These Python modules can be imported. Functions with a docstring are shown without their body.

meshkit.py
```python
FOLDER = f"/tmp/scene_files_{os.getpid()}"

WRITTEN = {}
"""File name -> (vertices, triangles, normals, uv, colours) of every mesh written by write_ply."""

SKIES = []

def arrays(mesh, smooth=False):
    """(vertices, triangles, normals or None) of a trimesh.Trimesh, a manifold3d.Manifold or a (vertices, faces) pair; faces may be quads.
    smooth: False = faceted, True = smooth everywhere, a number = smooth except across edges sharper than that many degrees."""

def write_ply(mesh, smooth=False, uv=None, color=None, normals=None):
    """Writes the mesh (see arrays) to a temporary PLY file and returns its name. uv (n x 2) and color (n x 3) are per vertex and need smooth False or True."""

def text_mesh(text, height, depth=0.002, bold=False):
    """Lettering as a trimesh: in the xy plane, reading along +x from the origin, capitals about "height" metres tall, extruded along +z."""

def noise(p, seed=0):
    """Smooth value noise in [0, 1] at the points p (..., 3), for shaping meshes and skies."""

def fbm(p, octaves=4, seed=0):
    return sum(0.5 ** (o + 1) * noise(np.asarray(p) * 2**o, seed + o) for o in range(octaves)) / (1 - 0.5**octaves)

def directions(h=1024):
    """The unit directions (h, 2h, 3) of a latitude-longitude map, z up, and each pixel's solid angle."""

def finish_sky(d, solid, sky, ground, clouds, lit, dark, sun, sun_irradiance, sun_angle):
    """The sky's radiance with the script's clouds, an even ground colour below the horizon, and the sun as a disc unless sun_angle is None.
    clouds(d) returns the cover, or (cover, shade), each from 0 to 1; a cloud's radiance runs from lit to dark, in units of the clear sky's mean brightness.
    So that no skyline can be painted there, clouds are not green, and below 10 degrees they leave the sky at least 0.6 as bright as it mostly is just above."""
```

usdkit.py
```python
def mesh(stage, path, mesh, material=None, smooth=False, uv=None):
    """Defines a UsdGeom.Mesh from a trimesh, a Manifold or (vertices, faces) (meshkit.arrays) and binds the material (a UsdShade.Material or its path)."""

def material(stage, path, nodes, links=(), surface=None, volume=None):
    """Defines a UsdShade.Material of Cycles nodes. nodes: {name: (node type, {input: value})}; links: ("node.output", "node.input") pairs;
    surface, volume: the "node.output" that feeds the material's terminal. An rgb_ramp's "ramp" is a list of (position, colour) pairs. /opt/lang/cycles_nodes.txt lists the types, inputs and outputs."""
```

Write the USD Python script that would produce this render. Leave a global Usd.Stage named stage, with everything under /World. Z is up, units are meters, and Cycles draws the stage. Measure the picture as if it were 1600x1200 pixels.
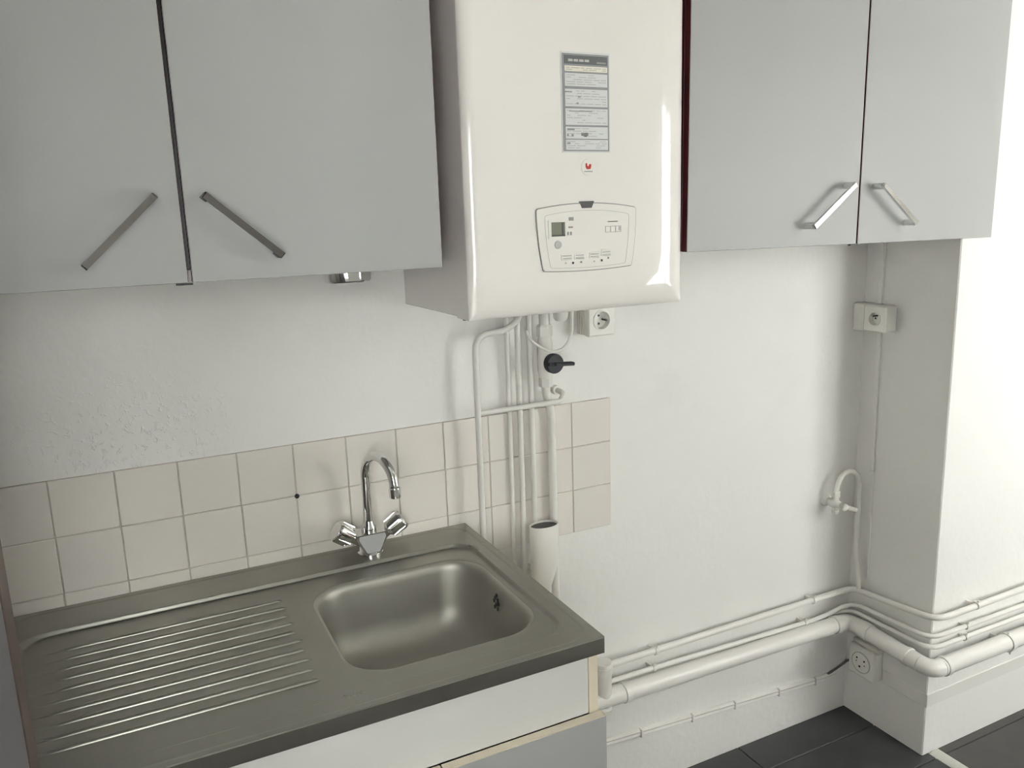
import math, numpy as np, trimesh, usdkit, meshkit
from pxr import Usd, UsdGeom, UsdLux, UsdShade, Gf, Sdf, Vt
from shapely.geometry import Polygon, Point, box as sbox

stage = Usd.Stage.CreateInMemory()
UsdGeom.SetStageUpAxis(stage, UsdGeom.Tokens.z)
UsdGeom.SetStageMetersPerUnit(stage, 1.0)
UsdGeom.Xform.Define(stage, '/World')

# ------------------------------------------------------------------ camera, sky, light, exposure
F_PX, PITCH, ROLL, YAW = 1263.555, -0.203262, -0.0345875, 0.4504947
CAM = (0.15328, -1.64304, 1.56402)
cam = UsdGeom.Camera.Define(stage, '/World/camera')
cam.CreateHorizontalApertureAttr(36.0)
cam.CreateVerticalApertureAttr(27.0)
cam.CreateFocalLengthAttr(F_PX / 1600 * 36)
cam.CreateClippingRangeAttr(Gf.Vec2f(0.02, 100))
cam.CreateExposureAttr(0.09)
_cy, _sy, _cp, _sp = math.cos(YAW), math.sin(YAW), math.cos(PITCH), math.sin(PITCH)
_f = np.array([_sy * _cp, _cy * _cp, _sp]); _r0 = np.array([_cy, -_sy, 0]); _u0 = np.cross(_r0, _f)
_r = math.cos(ROLL) * _r0 + math.sin(ROLL) * _u0; _u = -math.sin(ROLL) * _r0 + math.cos(ROLL) * _u0
cam.AddTransformOp().Set(Gf.Matrix4d(*_r, 0, *_u, 0, *(-_f), 0, *CAM, 1))

RX, FY, LX, CZ = 3.75, -1.98, -0.75, 2.65         # a narrow kitchen: right wall, wall behind the camera, left wall, ceiling
WX0, WX1, WZ0, WZ1 = 2.47, 3.42, 0.80, 2.08        # the window in that wall, right of the camera
VX0, VX1, VZ0, VZ1 = -0.46, 0.22, 1.00, 1.95       # a second window behind the camera
dome = UsdLux.DomeLight.Define(stage, '/World/sky')
dome.CreateIntensityAttr(4.75); dome.CreateColorAttr(Gf.Vec3f(1.0, 0.992, 0.985))    # overcast sky, seen through the panes

# ------------------------------------------------------------------ materials
LOOKS = '/World/Looks'
UsdGeom.Scope.Define(stage, LOOKS)
M = {}
def mat(name, col, rough=0.5, metal=0.0, bump=None, spec=0.5, coat=0.0, var=None):
    """principled; bump = (scale, strength, distance); var = (scale, second colour): blotchy tone."""
    n = {'p': ('principled_bsdf', dict(base_color=col, roughness=rough, metallic=metal, specular_ior_level=spec, coat_weight=coat, coat_roughness=0.05))}
    l = []
    if bump or var:
        n['g'] = ('geometry', {})
    if bump:
        n['bn'] = ('noise_texture', dict(scale=bump[0], detail=4.0, roughness=0.6))
        n['b'] = ('bump', dict(strength=bump[1], distance=bump[2]))
        l += [('g.position', 'bn.vector'), ('bn.fac', 'b.height'), ('b.normal', 'p.normal')]
    if var:
        n['vn'] = ('noise_texture', dict(scale=var[0], detail=3.0))
        n['vr'] = ('rgb_ramp', dict(ramp=[(0.35, col), (0.65, var[1])]))
        l += [('g.position', 'vn.vector'), ('vn.fac', 'vr.fac'), ('vr.color', 'p.base_color')]
    M[name] = usdkit.material(stage, f'{LOOKS}/{name}', n, l, surface='p.BSDF')
    return M[name]

WHITE = (0.835, 0.825, 0.795)
# rough painted plaster, with a patch of chipped filler above the tiles
M['plaster'] = usdkit.material(stage, f'{LOOKS}/plaster', {
    'g': ('geometry', {}),
    'n1': ('noise_texture', dict(scale=48.0, detail=3.0, roughness=0.5)),
    'n2': ('noise_texture', dict(scale=75.0, detail=3.0, roughness=0.6, distortion=0.6)),
    'r2': ('map_range', dict(from_min=0.56, from_max=0.64, to_min=0.0, to_max=1.0, clamp=True)),
    'off': ('mapping', dict(location=(-0.17 * 4.2, 0, -1.19 * 7.5), scale=(4.2, 1.0, 7.5))),
    'sph': ('gradient_texture', dict(gradient_type='spherical')),
    'mask': ('math', dict(math_type='multiply')),
    'm2': ('math', dict(math_type='multiply', value2=2.0)),
    'sum': ('math', dict(math_type='add')),
    'b': ('bump', dict(strength=0.5, distance=0.0018)),
    'p': ('principled_bsdf', dict(base_color=WHITE, roughness=0.62, specular_ior_level=0.35))},
    [('g.position', 'n1.vector'), ('g.position', 'n2.vector'), ('g.position', 'off.vector'), ('off.vector', 'sph.vector'),
     ('n2.fac', 'r2.value'), ('r2.result', 'mask.value1'), ('sph.fac', 'mask.value2'), ('mask.value', 'm2.value1'),
     ('n1.fac', 'sum.value1'), ('m2.value', 'sum.value2'), ('sum.value', 'b.height'), ('b.normal', 'p.normal')], surface='p.BSDF')
mat('paint', WHITE, 0.6, bump=(30, 0.2, 0.002), spec=0.35)
mat('pipe_paint', (0.80, 0.785, 0.74), 0.32, bump=(60, 0.08, 0.001))
mat('pvc', (0.80, 0.785, 0.745), 0.3)
mat('plastic', (0.80, 0.79, 0.74), 0.3)
mat('plastic_cream', (0.74, 0.72, 0.64), 0.35)
mat('tile', (0.77, 0.73, 0.675), 0.22, var=(3.0, (0.80, 0.76, 0.705)))
mat('tile_b', (0.79, 0.75, 0.70), 0.2)
mat('tile_c', (0.76, 0.725, 0.68), 0.25)
mat('grout', (0.58, 0.55, 0.49), 0.85, bump=(120, 0.3, 0.001))
mat('laminate', (0.40, 0.405, 0.395), 0.42, bump=(260, 0.06, 0.0006), spec=0.4)
mat('laminate_light', (0.66, 0.655, 0.625), 0.4)
mat('edge_cream', (0.70, 0.63, 0.50), 0.5)
mat('burgundy', (0.075, 0.012, 0.014), 0.35)
mat('carcass', (0.60, 0.59, 0.56), 0.5)
mat('black', (0.010, 0.010, 0.011), 0.4)
mat('valve_black', (0.018, 0.022, 0.028), 0.38)
mat('enamel', (0.86, 0.83, 0.79), 0.10, coat=0.4)
mat('panel_white', (0.82, 0.795, 0.75), 0.25)
mat('ink', (0.10, 0.10, 0.10), 0.6)
mat('ink_mid', (0.30, 0.30, 0.29), 0.6)
mat('ink_pale', (0.50, 0.50, 0.48), 0.6)
mat('label_grey', (0.29, 0.30, 0.30), 0.45)
mat('label_head', (0.13, 0.14, 0.14), 0.45)
mat('label_paper', (0.68, 0.69, 0.68), 0.5)
mat('label_cream', (0.80, 0.77, 0.66), 0.5)
mat('red', (0.55, 0.03, 0.02), 0.4)
mat('lcd', (0.22, 0.23, 0.17), 0.25)
mat('chrome', (0.80, 0.80, 0.79), 0.07, 1.0)
mat('plate_grey', (0.55, 0.56, 0.56), 0.4, 0.3)
mat('satin', (0.085, 0.08, 0.07), 0.45, 0.6)
mat('steel', (0.355, 0.35, 0.315), 0.34, 1.0, bump=(420, 0.03, 0.0004), var=(9.0, (0.335, 0.33, 0.295)))
mat('steel_lip', (0.42, 0.415, 0.375), 0.30, 1.0)
mat('steel_dark', (0.46, 0.45, 0.405), 0.50, 1.0)
mat('plank_a', (0.048, 0.052, 0.053), 0.42, var=(14, (0.040, 0.044, 0.046)))
mat('plank_b', (0.054, 0.057, 0.057), 0.40, var=(10, (0.045, 0.048, 0.049)))
mat('plank_c', (0.075, 0.070, 0.066), 0.45, var=(10, (0.062, 0.059, 0.056)))
mat('joint', (0.24, 0.25, 0.25), 0.6)
mat('strip_metal', (0.70, 0.69, 0.65), 0.3, 0.6)
mat('door_paint', (0.17, 0.165, 0.185), 0.35)
mat('door_edge', (0.115, 0.085, 0.07), 0.5)
mat('wood_pale', (0.62, 0.60, 0.55), 0.5)
M['pane'] = usdkit.material(stage, f'{LOOKS}/pane', {
    't': ('transparent_bsdf', dict(color=(0.97, 0.98, 0.97))), 'gl': ('glossy_bsdf', dict(roughness=0.02)), 'm': ('mix_closure', dict(fac=0.06))},
    [('t.BSDF', 'm.closure1'), ('gl.BSDF', 'm.closure2')], surface='m.closure')

# ------------------------------------------------------------------ prim helpers
_used = {}
def path_for(name, parent):
    base = parent.GetPath().pathString if parent is not None else '/World'
    k = (base, name); n = _used.get(k, 0); _used[k] = n + 1
    return f'{base}/{name}' + (f'_{n:03d}' if n else '')
def tag(p, label=None, cat=None, group=None, kind=None):
    for k, v in (('label', label), ('category', cat), ('group', group), ('kind', kind)):
        if v: p.SetCustomDataByKey(k, v)
    return p
def thing(name, label, cat, loc=(0, 0, 0), roty=0, group=None, kind=None):
    x = UsdGeom.Xform.Define(stage, path_for(name, None))
    x.AddTranslateOp().Set(Gf.Vec3d(*loc))
    if roty: x.AddRotateYOp().Set(roty)
    p = tag(x.GetPrim(), label, cat, group, kind)
    p.SetCustomDataByKey('_o', list(map(float, loc))) if False else None
    ORG[p.GetPath()] = np.array(loc, float)
    return p
ORG = {}
def origin_of(p):
    while p and p.GetPath() not in ORG: p = p.GetParent()
    return ORG[p.GetPath()] if p else np.zeros(3)
def obj(name, mesh, material, parent=None, smooth=35, label=None, cat=None, kind=None, group=None):
    """One Mesh prim; mesh given in world coordinates, stored relative to its thing's base."""
    if isinstance(mesh, (list,)): mesh = trimesh.util.concatenate(mesh)
    o = origin_of(parent) if parent is not None else np.zeros(3)
    if np.any(o): mesh = mesh.copy(); mesh.apply_translation(-o)
    g = usdkit.mesh(stage, path_for(name, parent), mesh, M[material], smooth=smooth)
    return tag(g.GetPrim(), label, cat, group, kind)

# ------------------------------------------------------------------ shape helpers
def bx(x0, x1, y0, y1, z0, z1, c=0.0):
    x0, x1 = sorted((x0, x1)); y0, y1 = sorted((y0, y1)); z0, z1 = sorted((z0, z1))
    if c <= 0:
        m = trimesh.creation.box((x1 - x0, y1 - y0, z1 - z0)); m.apply_translation(((x0 + x1) / 2, (y0 + y1) / 2, (z0 + z1) / 2)); return m
    c = min(c, 0.49 * min(x1 - x0, y1 - y0, z1 - z0)); pts = []
    for X, sx in ((x0, 1), (x1, -1)):
        for Y, sy in ((y0, 1), (y1, -1)):
            for Z, sz in ((z0, 1), (z1, -1)):
                pts += [(X + sx * c, Y + sy * c, Z), (X + sx * c, Y, Z + sz * c), (X, Y + sy * c, Z + sz * c)]
    return trimesh.convex.convex_hull(np.array(pts))
def cyl(a, b, r, n=24, r2=None):
    a, b = np.array(a, float), np.array(b, float); d = b - a; L = np.linalg.norm(d)
    return lathe([(0, 0), (r, 0), (r if r2 is None else r2, L), (0, L)], a, d, n)
def lathe(prof, base, axis, n=32):
    """prof: (radius, height) pairs along axis from base."""
    axis = np.array(axis, float); axis /= np.linalg.norm(axis)
    t = np.array([0, 0, 1.0]) if abs(axis[2]) < 0.9 else np.array([1.0, 0, 0])
    u = np.cross(axis, t); u /= np.linalg.norm(u); v = np.cross(axis, u)
    ang = np.arange(n) * 2 * np.pi / n; V = []
    for r, h in prof:
        V.append(np.array(base) + axis * h + max(r, 1e-5) * (np.cos(ang)[:, None] * u + np.sin(ang)[:, None] * v))
    V = np.concatenate(V); F = []
    for k in range(len(prof) - 1):
        for i in range(n):
            a, b = k * n + i, k * n + (i + 1) % n
            F += [(a, b, b + n), (a, b + n, a + n)]
    m = trimesh.Trimesh(V, F, process=False)
    if m.volume < 0: m.invert()
    return m
def smooth_path(pts, r=0.03, n=7):
    """polyline with its corners rounded to radius-ish r."""
    pts = [np.array(p, float) for p in pts]; out = [pts[0]]
    rr = r if isinstance(r, (list, tuple)) else [r] * (len(pts) - 2)
    for i in range(1, len(pts) - 1):
        a, p, b = pts[i - 1], pts[i], pts[i + 1]
        da, db = a - p, b - p; la, lb = np.linalg.norm(da), np.linalg.norm(db); k = min(rr[i - 1], la * 0.49, lb * 0.49)
        s, e = p + da / la * k, p + db / lb * k
        for t in np.linspace(0, 1, n): out.append((1 - t) ** 2 * s + 2 * t * (1 - t) * p + t * t * e)
    out.append(pts[-1]); return np.array(out)
def tube(path, r, n=14, caps=True):
    p = np.array(path, float); keep = [0]
    for i in range(1, len(p)):
        if np.linalg.norm(p[i] - p[keep[-1]]) > 1e-5: keep.append(i)
    p = p[keep]; rad = np.broadcast_to(r, (len(p),)) if np.ndim(r) == 0 else np.array(r)[keep]
    t = np.gradient(p, axis=0); t /= np.linalg.norm(t, axis=1, keepdims=True)
    u = np.cross(t[0], [0, 0, 1.0] if abs(t[0][2]) < 0.9 else [1.0, 0, 0]); u /= np.linalg.norm(u)
    ang = np.arange(n) * 2 * np.pi / n; V, F = [], []
    for i in range(len(p)):
        u = u - t[i] * (u @ t[i]); u /= np.linalg.norm(u); v = np.cross(t[i], u)
        V.append(p[i] + rad[i] * (np.cos(ang)[:, None] * u + np.sin(ang)[:, None] * v))
    V = list(np.concatenate(V)); N = len(p)
    for k in range(N - 1):
        for i in range(n):
            a, b = k * n + i, k * n + (i + 1) % n
            F += [(a, b, b + n), (a, b + n, a + n)]
    if caps:
        c0 = len(V); V += [p[0], p[-1]]
        for i in range(n):
            F += [(c0, (i + 1) % n, i), (c0 + 1, (N - 1) * n + i, (N - 1) * n + (i + 1) % n)]
    return trimesh.Trimesh(np.array(V), F, process=False)
def ball(c, r, n=2, s=(1, 1, 1)):
    m = trimesh.creation.icosphere(n, r); m.apply_scale(s); m.apply_translation(c); return m
def extrude(poly, y0, y1):
    """polygon in (x, z) extruded between y0 and y1."""
    m = trimesh.creation.extrude_polygon(poly, abs(y1 - y0), engine='earcut')
    v = np.array(m.vertices); m2 = trimesh.Trimesh(np.stack([v[:, 0], min(y0, y1) + v[:, 2], v[:, 1]], 1), m.faces[:, ::-1], process=False)
    if m2.volume < 0: m2.invert()
    return m2
def turn(m, axis, deg, about):
    m = m.copy(); m.apply_transform(trimesh.transformations.rotation_matrix(math.radians(deg), axis, about)); return m
def merge(*a):
    out = []
    for k in a: out += k if isinstance(k, list) else [k]
    return trimesh.util.concatenate(out)

# ------------------------------------------------------------------ setting
CX, CYF = 2.085, -0.284                               # the projecting wall block: its left side and its front
T = 0.12
obj('wall_back', bx(LX - T, CX + 0.2, 0, T, -.06, CZ), 'plaster', smooth=False, kind='structure', label='white rough-plastered kitchen wall behind sink and boiler', cat='wall')
obj('wall_right_block', bx(CX, RX + T, CYF, T, -.06, CZ, 0.003), 'plaster', smooth=False, kind='structure', label='white wall block projecting at the right of the picture', cat='wall')
obj('wall_left', bx(LX - T, LX, FY - T, 0, -.06, CZ), 'paint', smooth=False, kind='structure', label='white wall left of the cabinets, out of the picture', cat='wall')
def with_openings(x0, x1, z0, z1, holes):           # wall pieces round the windows, left to right
    out, x = [], x0
    for a, b, c, e in holes:
        out += [bx(x, a, FY - T, FY, z0, z1), bx(a, b, FY - T, FY, z0, c), bx(a, b, FY - T, FY, e, z1)]; x = b
    return out + [bx(x, x1, FY - T, FY, z0, z1)]
obj('wall_front', with_openings(LX - T, RX + T, -.06, CZ, [(VX0, VX1, VZ0, VZ1), (WX0, WX1, WZ0, WZ1)]), 'paint', smooth=False, kind='structure', label='white wall with two windows, behind the camera', cat='wall')
obj('wall_right', bx(RX, RX + T, FY, CYF, -.06, CZ), 'paint', smooth=False, kind='structure', label='white wall closing the kitchen, right of the picture', cat='wall')
obj('ceiling', bx(LX - T, RX + T, FY - T, T, CZ, CZ + 0.1), 'paint', smooth=False, kind='structure', label='white ceiling above the kitchen', cat='ceiling')

def window(name, label, x0, x1, z0, z1):
    w = thing(name, label, 'window', ((x0 + x1) / 2, FY - 0.06, z0), kind='structure')
    fy0, fy1, fr, xm = FY - 0.09, FY - 0.03, 0.05, (x0 + x1) / 2
    for q in (bx(x0, x1, fy0, fy1, z0, z0 + fr, .004), bx(x0, x1, fy0, fy1, z1 - fr, z1, .004), bx(x0, x0 + fr, fy0, fy1, z0 + fr, z1 - fr, .004), bx(x1 - fr, x1, fy0, fy1, z0 + fr, z1 - fr, .004)):
        obj('window_frame', q, 'pvc', w, smooth=False)
    obj('mullion', bx(xm - .03, xm + .03, fy0, fy1 + .01, z0 + fr, z1 - fr, .004), 'pvc', w, smooth=False)
    for a, b in ((x0 + fr, xm - .03), (xm + .03, x1 - fr)):
        obj('pane', bx(a, b, FY - .061, FY - .055, z0 + fr, z1 - fr), 'pane', w, smooth=False)
    zh = (z0 + z1) / 2
    obj('handle', [cyl((xm, fy1 + .01, zh), (xm, fy1 + .04, zh), .012), bx(xm - .01, xm + .01, fy1 + .035, fy1 + .05, zh - .10, zh + .02, .004)], 'pvc', w)
window('window_1', 'white casement window behind the camera, at the right', WX0, WX1, WZ0, WZ1)
window('window_2', 'white casement window behind the camera, at the left', VX0, VX1, VZ0, VZ1)

fl = thing('floor', 'dark anthracite laminate plank floor', 'floor', kind='structure')
obj('underlay', bx(LX, RX, FY, 0.0, -0.06, -0.006), 'joint', fl, smooth=False)
PW, PL, rng = 0.193, 2.40, np.random.default_rng(4)
y1, row = -0.117 + PW, 0
while y1 > FY:
    y0 = y1 - PW; x = LX - (row * 0.47) % PL
    while x < RX:
        a, b = max(x, LX) + .0008, min(x + PL, RX) - .0008
        hi = min(y1, 0.001)
        if b - a > .02:
            cuts = [(a, min(b, 2.112)), (max(a, 2.152), b)]
            for k, (p, q) in enumerate(cuts):
                if q - p > .02:
                    obj('plank', bx(p, q, y0 + .0013, hi - .0013, -0.02, 0.0, .0016), 'plank_c' if k else ('plank_a', 'plank_b')[int(rng.integers(2))], fl, smooth=False)
        x += PL
    y1 = y0; row += 1
st = obj('threshold_strip', extrude(Polygon([(2.110, -.001), (2.116, .0035), (2.132, .005), (2.148, .0035), (2.154, -.001)]), FY, CYF - 0.004), 'strip_metal', label='pale metal threshold strip on the dark floor by the wall corner', cat='floor strip')

# a tall unit along the left wall, of which only the far edge of its front shows at the lower left
UX, UY0, UY1, UZ = 0.008, -1.25, -0.640, 2.05
tu = thing('tall_cupboard', 'tall grey-fronted cupboard with brown edge, cut off at lower left', 'cupboard', (-.35, -.95, 0))
obj('carcass', bx(LX + .005, UX - .022, UY0, UY1, .0, UZ, .001), 'carcass', tu, smooth=False)
obj('edge_panel', bx(UX - .021, UX, UY1 - .052, UY1, .0, UZ, .001), 'door_edge', tu, smooth=False, label='brown upright edge panel')
for z0, z1 in ((.08, 1.285), (1.29, UZ - .004)):
    dd = obj('door', bx(UX - .021, UX - .001, UY0 + .001, UY1 - .056, z0, z1, .001), 'door_paint', tu, smooth=False)
    zh = z1 - .25 if z0 < 1 else z0 + .15
    obj('handle', [tube(smooth_path([(UX - .001, UY0 + .05, zh), (UX + .026, UY0 + .05, zh), (UX + .026, UY0 + .05, zh + .13), (UX - .001, UY0 + .05, zh + .13)], .008), .005, 10)], 'satin', dd)

# ------------------------------------------------------------------ wall tiles
P, TZ = 0.11, 1.124
bs = thing('tile_backsplash', 'band of square off-white wall tiles behind the sink and boiler pipes', 'wall tiles', (0, 0, TZ - 3 * P))
obj('grout', bx(-3 * P, 11 * P, -.0052, -0.0004, TZ - 3 * P + .001, TZ - .001), 'grout', bs, smooth=False)
rng = np.random.default_rng(7)
for j in range(3):
    for i in range(-3, 11):
        e = rng.normal(0, .00022, 3); px = rng.uniform(.0, .0006)
        m = bx(i * P + .0012 + e[0], (i + 1) * P - .0012 + e[1], -.0075 - px, -.0045, TZ - (j + 1) * P + .0009, TZ - j * P - .0009 + e[2], .0011)
        m.apply_transform(trimesh.transformations.rotation_matrix(rng.normal(0, .0022), (0, 0, 1), (i * P + .055, -.006, 0)))
        obj('tile', m, ('tile', 'tile_b', 'tile_c', 'tile')[int(rng.integers(4))], bs, smooth=False)
obj('rubber_plug', [lathe([(0, 0), (.0045, 0), (.005, .003), (.003, .006), (0, .0065)], (4 * P + .0005, -.007, TZ - P), (0, -1, 0), 16)], 'black', bs, label='black plug in a tile joint')

# ------------------------------------------------------------------ wall cabinets
ZB, ZT, YF, DT = 1.4855, 2.205, -0.36, 0.018
def bow_handle(a, b, parent, material, label):
    """flat bow handle from a to b (x, z) on the door front"""
    a3, b3 = np.array([a[0], YF, a[1]]), np.array([b[0], YF, b[1]])
    d = (b3 - a3); L = np.linalg.norm(d); d /= L; n = np.array([0, -1.0, 0]); s = np.cross(d, n)
    def blk(p0, p1, w0, h0):                     # box between local lengths p0..p1 along d, stand-off w0..h0
        m = trimesh.creation.box((1, 1, 1)); M4 = np.eye(4)
        M4[:3, 0], M4[:3, 1], M4[:3, 2] = d * (p1 - p0), n * (h0 - w0), s * 0.0095
        M4[:3, 3] = a3 + d * (p0 + p1) / 2 + n * (w0 + h0) / 2
        m.apply_transform(M4)
        if m.volume < 0: m.invert()
        return m
    e = .0045
    hull = lambda ms: trimesh.convex.convex_hull(np.concatenate([q.vertices for q in ms]))
    bar = hull([blk(-e, L + e, .026, .030), blk(-e + .002, L + e - .002, .030, .0325)])
    return obj('handle', [bar, blk(-e, e + .001, 0, .028), blk(L - e - .001, L + e, 0, .028)], material, parent, smooth=False, label=label)

def wall_cabinet(label, x0, xm, x1, cx1, handles, hmat, roty, gap, hlabels):
    t = thing('wall_cabinet', label, 'kitchen cabinet', (x0, 0, ZB), roty)
    yb = YF + DT + .001
    obj('side_panel', bx(x0 + .001, x0 + .017, -.002, yb, ZB + .001, ZT, .0008), 'burgundy', t, smooth=False, label='dark red side panel')
    obj('side_panel', bx(cx1 - .017, cx1 - .001, -.002, yb, ZB + .001, ZT, .0008), 'burgundy', t, smooth=False, label='dark red side panel')
    obj('bottom_panel', bx(x0 + .017, cx1 - .017, -.002, yb, ZB + .001, ZB + .018), 'carcass', t, smooth=False)
    obj('top_panel', bx(x0 + .017, cx1 - .017, -.002, yb, ZT - .018, ZT), 'carcass', t, smooth=False)
    obj('back_panel', bx(x0 + .017, cx1 - .017, -.008, -.003, ZB + .018, ZT - .018), 'carcass', t, smooth=False)
    obj('divider', bx(xm - .009, xm + .009, -.01, yb + .001, ZB + .019, ZT - .019), 'black', t, smooth=False)
    obj('lower_hinge', bx(xm - .020, xm + .003, yb - .02, YF + .006, ZB - .0030, ZB - .0003), 'black', t, smooth=False)
    for (a, b), (ha, hb), hl in zip(((x0, xm - gap / 2), (xm + gap / 2, x1)), handles, hlabels):
        dr = obj('door', bx(a + .0006, b - .0006, YF, YF + DT - .001, ZB, ZT, .0009), 'laminate', t, smooth=False)
        for e0 in (a, b - .0007):
            obj('edge_band', bx(e0, e0 + .0007, YF + .0012, YF + DT - .002, ZB + .001, ZT - .001), 'burgundy', dr, smooth=False, label='dark red edge band')
        bow_handle(ha, hb, dr, hmat, hl)
    return t
wall_cabinet('grey two-door wall cabinet left of the boiler, with dull slanted handles', -0.147, 0.2545, 0.6525, 0.6525,
             (((.216, 1.608), (.122, 1.519)), ((.286, 1.608), (.383, 1.522))), 'satin', 0, .0055, ('dull handle slanting up to the right', 'dull handle slanting down to the right'))
wall_cabinet('grey two-door wall cabinet right of the boiler, with shiny slanted handles', 1.1625, 1.6265, 2.0865, 2.0785,
             (((1.578, 1.610), (1.469, 1.528)), ((1.667, 1.608), (1.773, 1.528))), 'chrome', 0.55, .0036, ('shiny handle slanting up to the right', 'shiny handle slanting down to the right'))

pk = thing('cabinet_light', 'round chrome spotlight under the left wall cabinet', 'light', (.534, -.2, ZB - .02))
obj('ring', lathe([(.030, .0265), (.040, .0275), (.0425, .024), (.0425, .006), (.040, .002), (.031, .0), (.029, .003), (.029, .008)], (.530, -.2, ZB - .0265), (0, 0, 1), 40), 'chrome', pk)
obj('lens', lathe([(0, .0035), (.020, .004), (.029, .006), (.029, .008), (0, .008)], (.530, -.2, ZB - .0265), (0, 0, 1), 32), 'pvc', pk)

# ------------------------------------------------------------------ boiler
BX0, BX1, BZ0, BZ1 = 0.700, 1.1555, 1.3895, 2.19
YE, HB = -0.346, 0.016                              # edge of the front cover and how far its middle stands out
bo = thing('gas_boiler', 'white wall-hung gas boiler with information sticker and control panel', 'boiler', ((BX0 + BX1) / 2, 0, BZ0))
obj('casing', [bx(BX0 + .0025, BX1 - .0035, -.001, -.300, BZ0 + .002, BZ1, .002)], 'enamel', bo, smooth=False)
def rrect_dist(x, z, x0, x1, z0, z1, r):
    qx = np.abs(x - (x0 + x1) / 2) - (x1 - x0) / 2 + r; qz = np.abs(z - (z0 + z1) / 2) - (z1 - z0) / 2 + r
    return np.hypot(np.maximum(qx, 0), np.maximum(qz, 0)) + np.minimum(np.maximum(qx, qz), 0) - r
def cover_y(x, z):
    ix0, ix1, iz0, iz1 = BX0 + .022, BX1 - .054, BZ0 + .044, BZ1 - .04
    a = np.maximum(rrect_dist(x, z, ix0, ix1, iz0, iz1, .055), 0)
    b = np.maximum(np.minimum.reduce([x - BX0, BX1 - x, z - BZ0, BZ1 - z]), 0)
    s = a / (a + b + 1e-9)
    bulge = .004 * (1 - ((x - (BX0 + BX1) / 2) / .23) ** 2)
    return YE - HB * np.sqrt(np.maximum(1 - (s * .985) ** 2, 0)) ** 1.0 - bulge * (1 - s)
def edge_samples(a, b, wa, wb):
    return np.unique(np.concatenate([a + (wa) * np.linspace(0, 1, 18) ** 1.6, np.linspace(a + wa, b - wb, 26), b - wb * np.linspace(0, 1, 26) ** 1.6]).round(7))
gx, gz = edge_samples(BX0, BX1, .03, .065), edge_samples(BZ0, BZ1, .07, .05)
X, Z = np.meshgrid(gx, gz, indexing='ij'); Y = cover_y(X, Z)
V = np.stack([X, Y, Z], -1).reshape(-1, 3); nx, nz = X.shape; Fq = []
for i in range(nx - 1):
    for k in range(nz - 1):
        a = i * nz + k; Fq += [(a, a + nz, a + nz + 1), (a, a + nz + 1, a + 1)]
ring = [i * nz for i in range(nx)] + [(nx - 1) * nz + k for k in range(1, nz)] + [i * nz + nz - 1 for i in range(nx - 2, -1, -1)] + [k for k in range(nz - 2, 0, -1)]
n0 = len(V); rim = V[ring].copy()
rim1 = rim.copy(); rim1[:, 1] = YE + .004
rim2 = rim.copy(); rim2[:, 1] = -.296
V = np.vstack([V, rim1, rim2]); R = len(ring)
for i in range(R):
    j = (i + 1) % R
    Fq += [(ring[i], n0 + i, n0 + j), (ring[i], n0 + j, ring[j]), (n0 + i, n0 + R + i, n0 + R + j), (n0 + i, n0 + R + j, n0 + j)]
cm = trimesh.Trimesh(V, Fq, process=False); cm.fix_normals()
obj('front_cover', cm, 'enamel', bo, smooth=24)
obj('cover_screw', lathe([(0, 0), (.005, 0), (.0045, .004), (0, .005)], (BX0 + .006, -.318, BZ0 + .002), (0, 0, -1), 12), 'black', bo)

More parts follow.
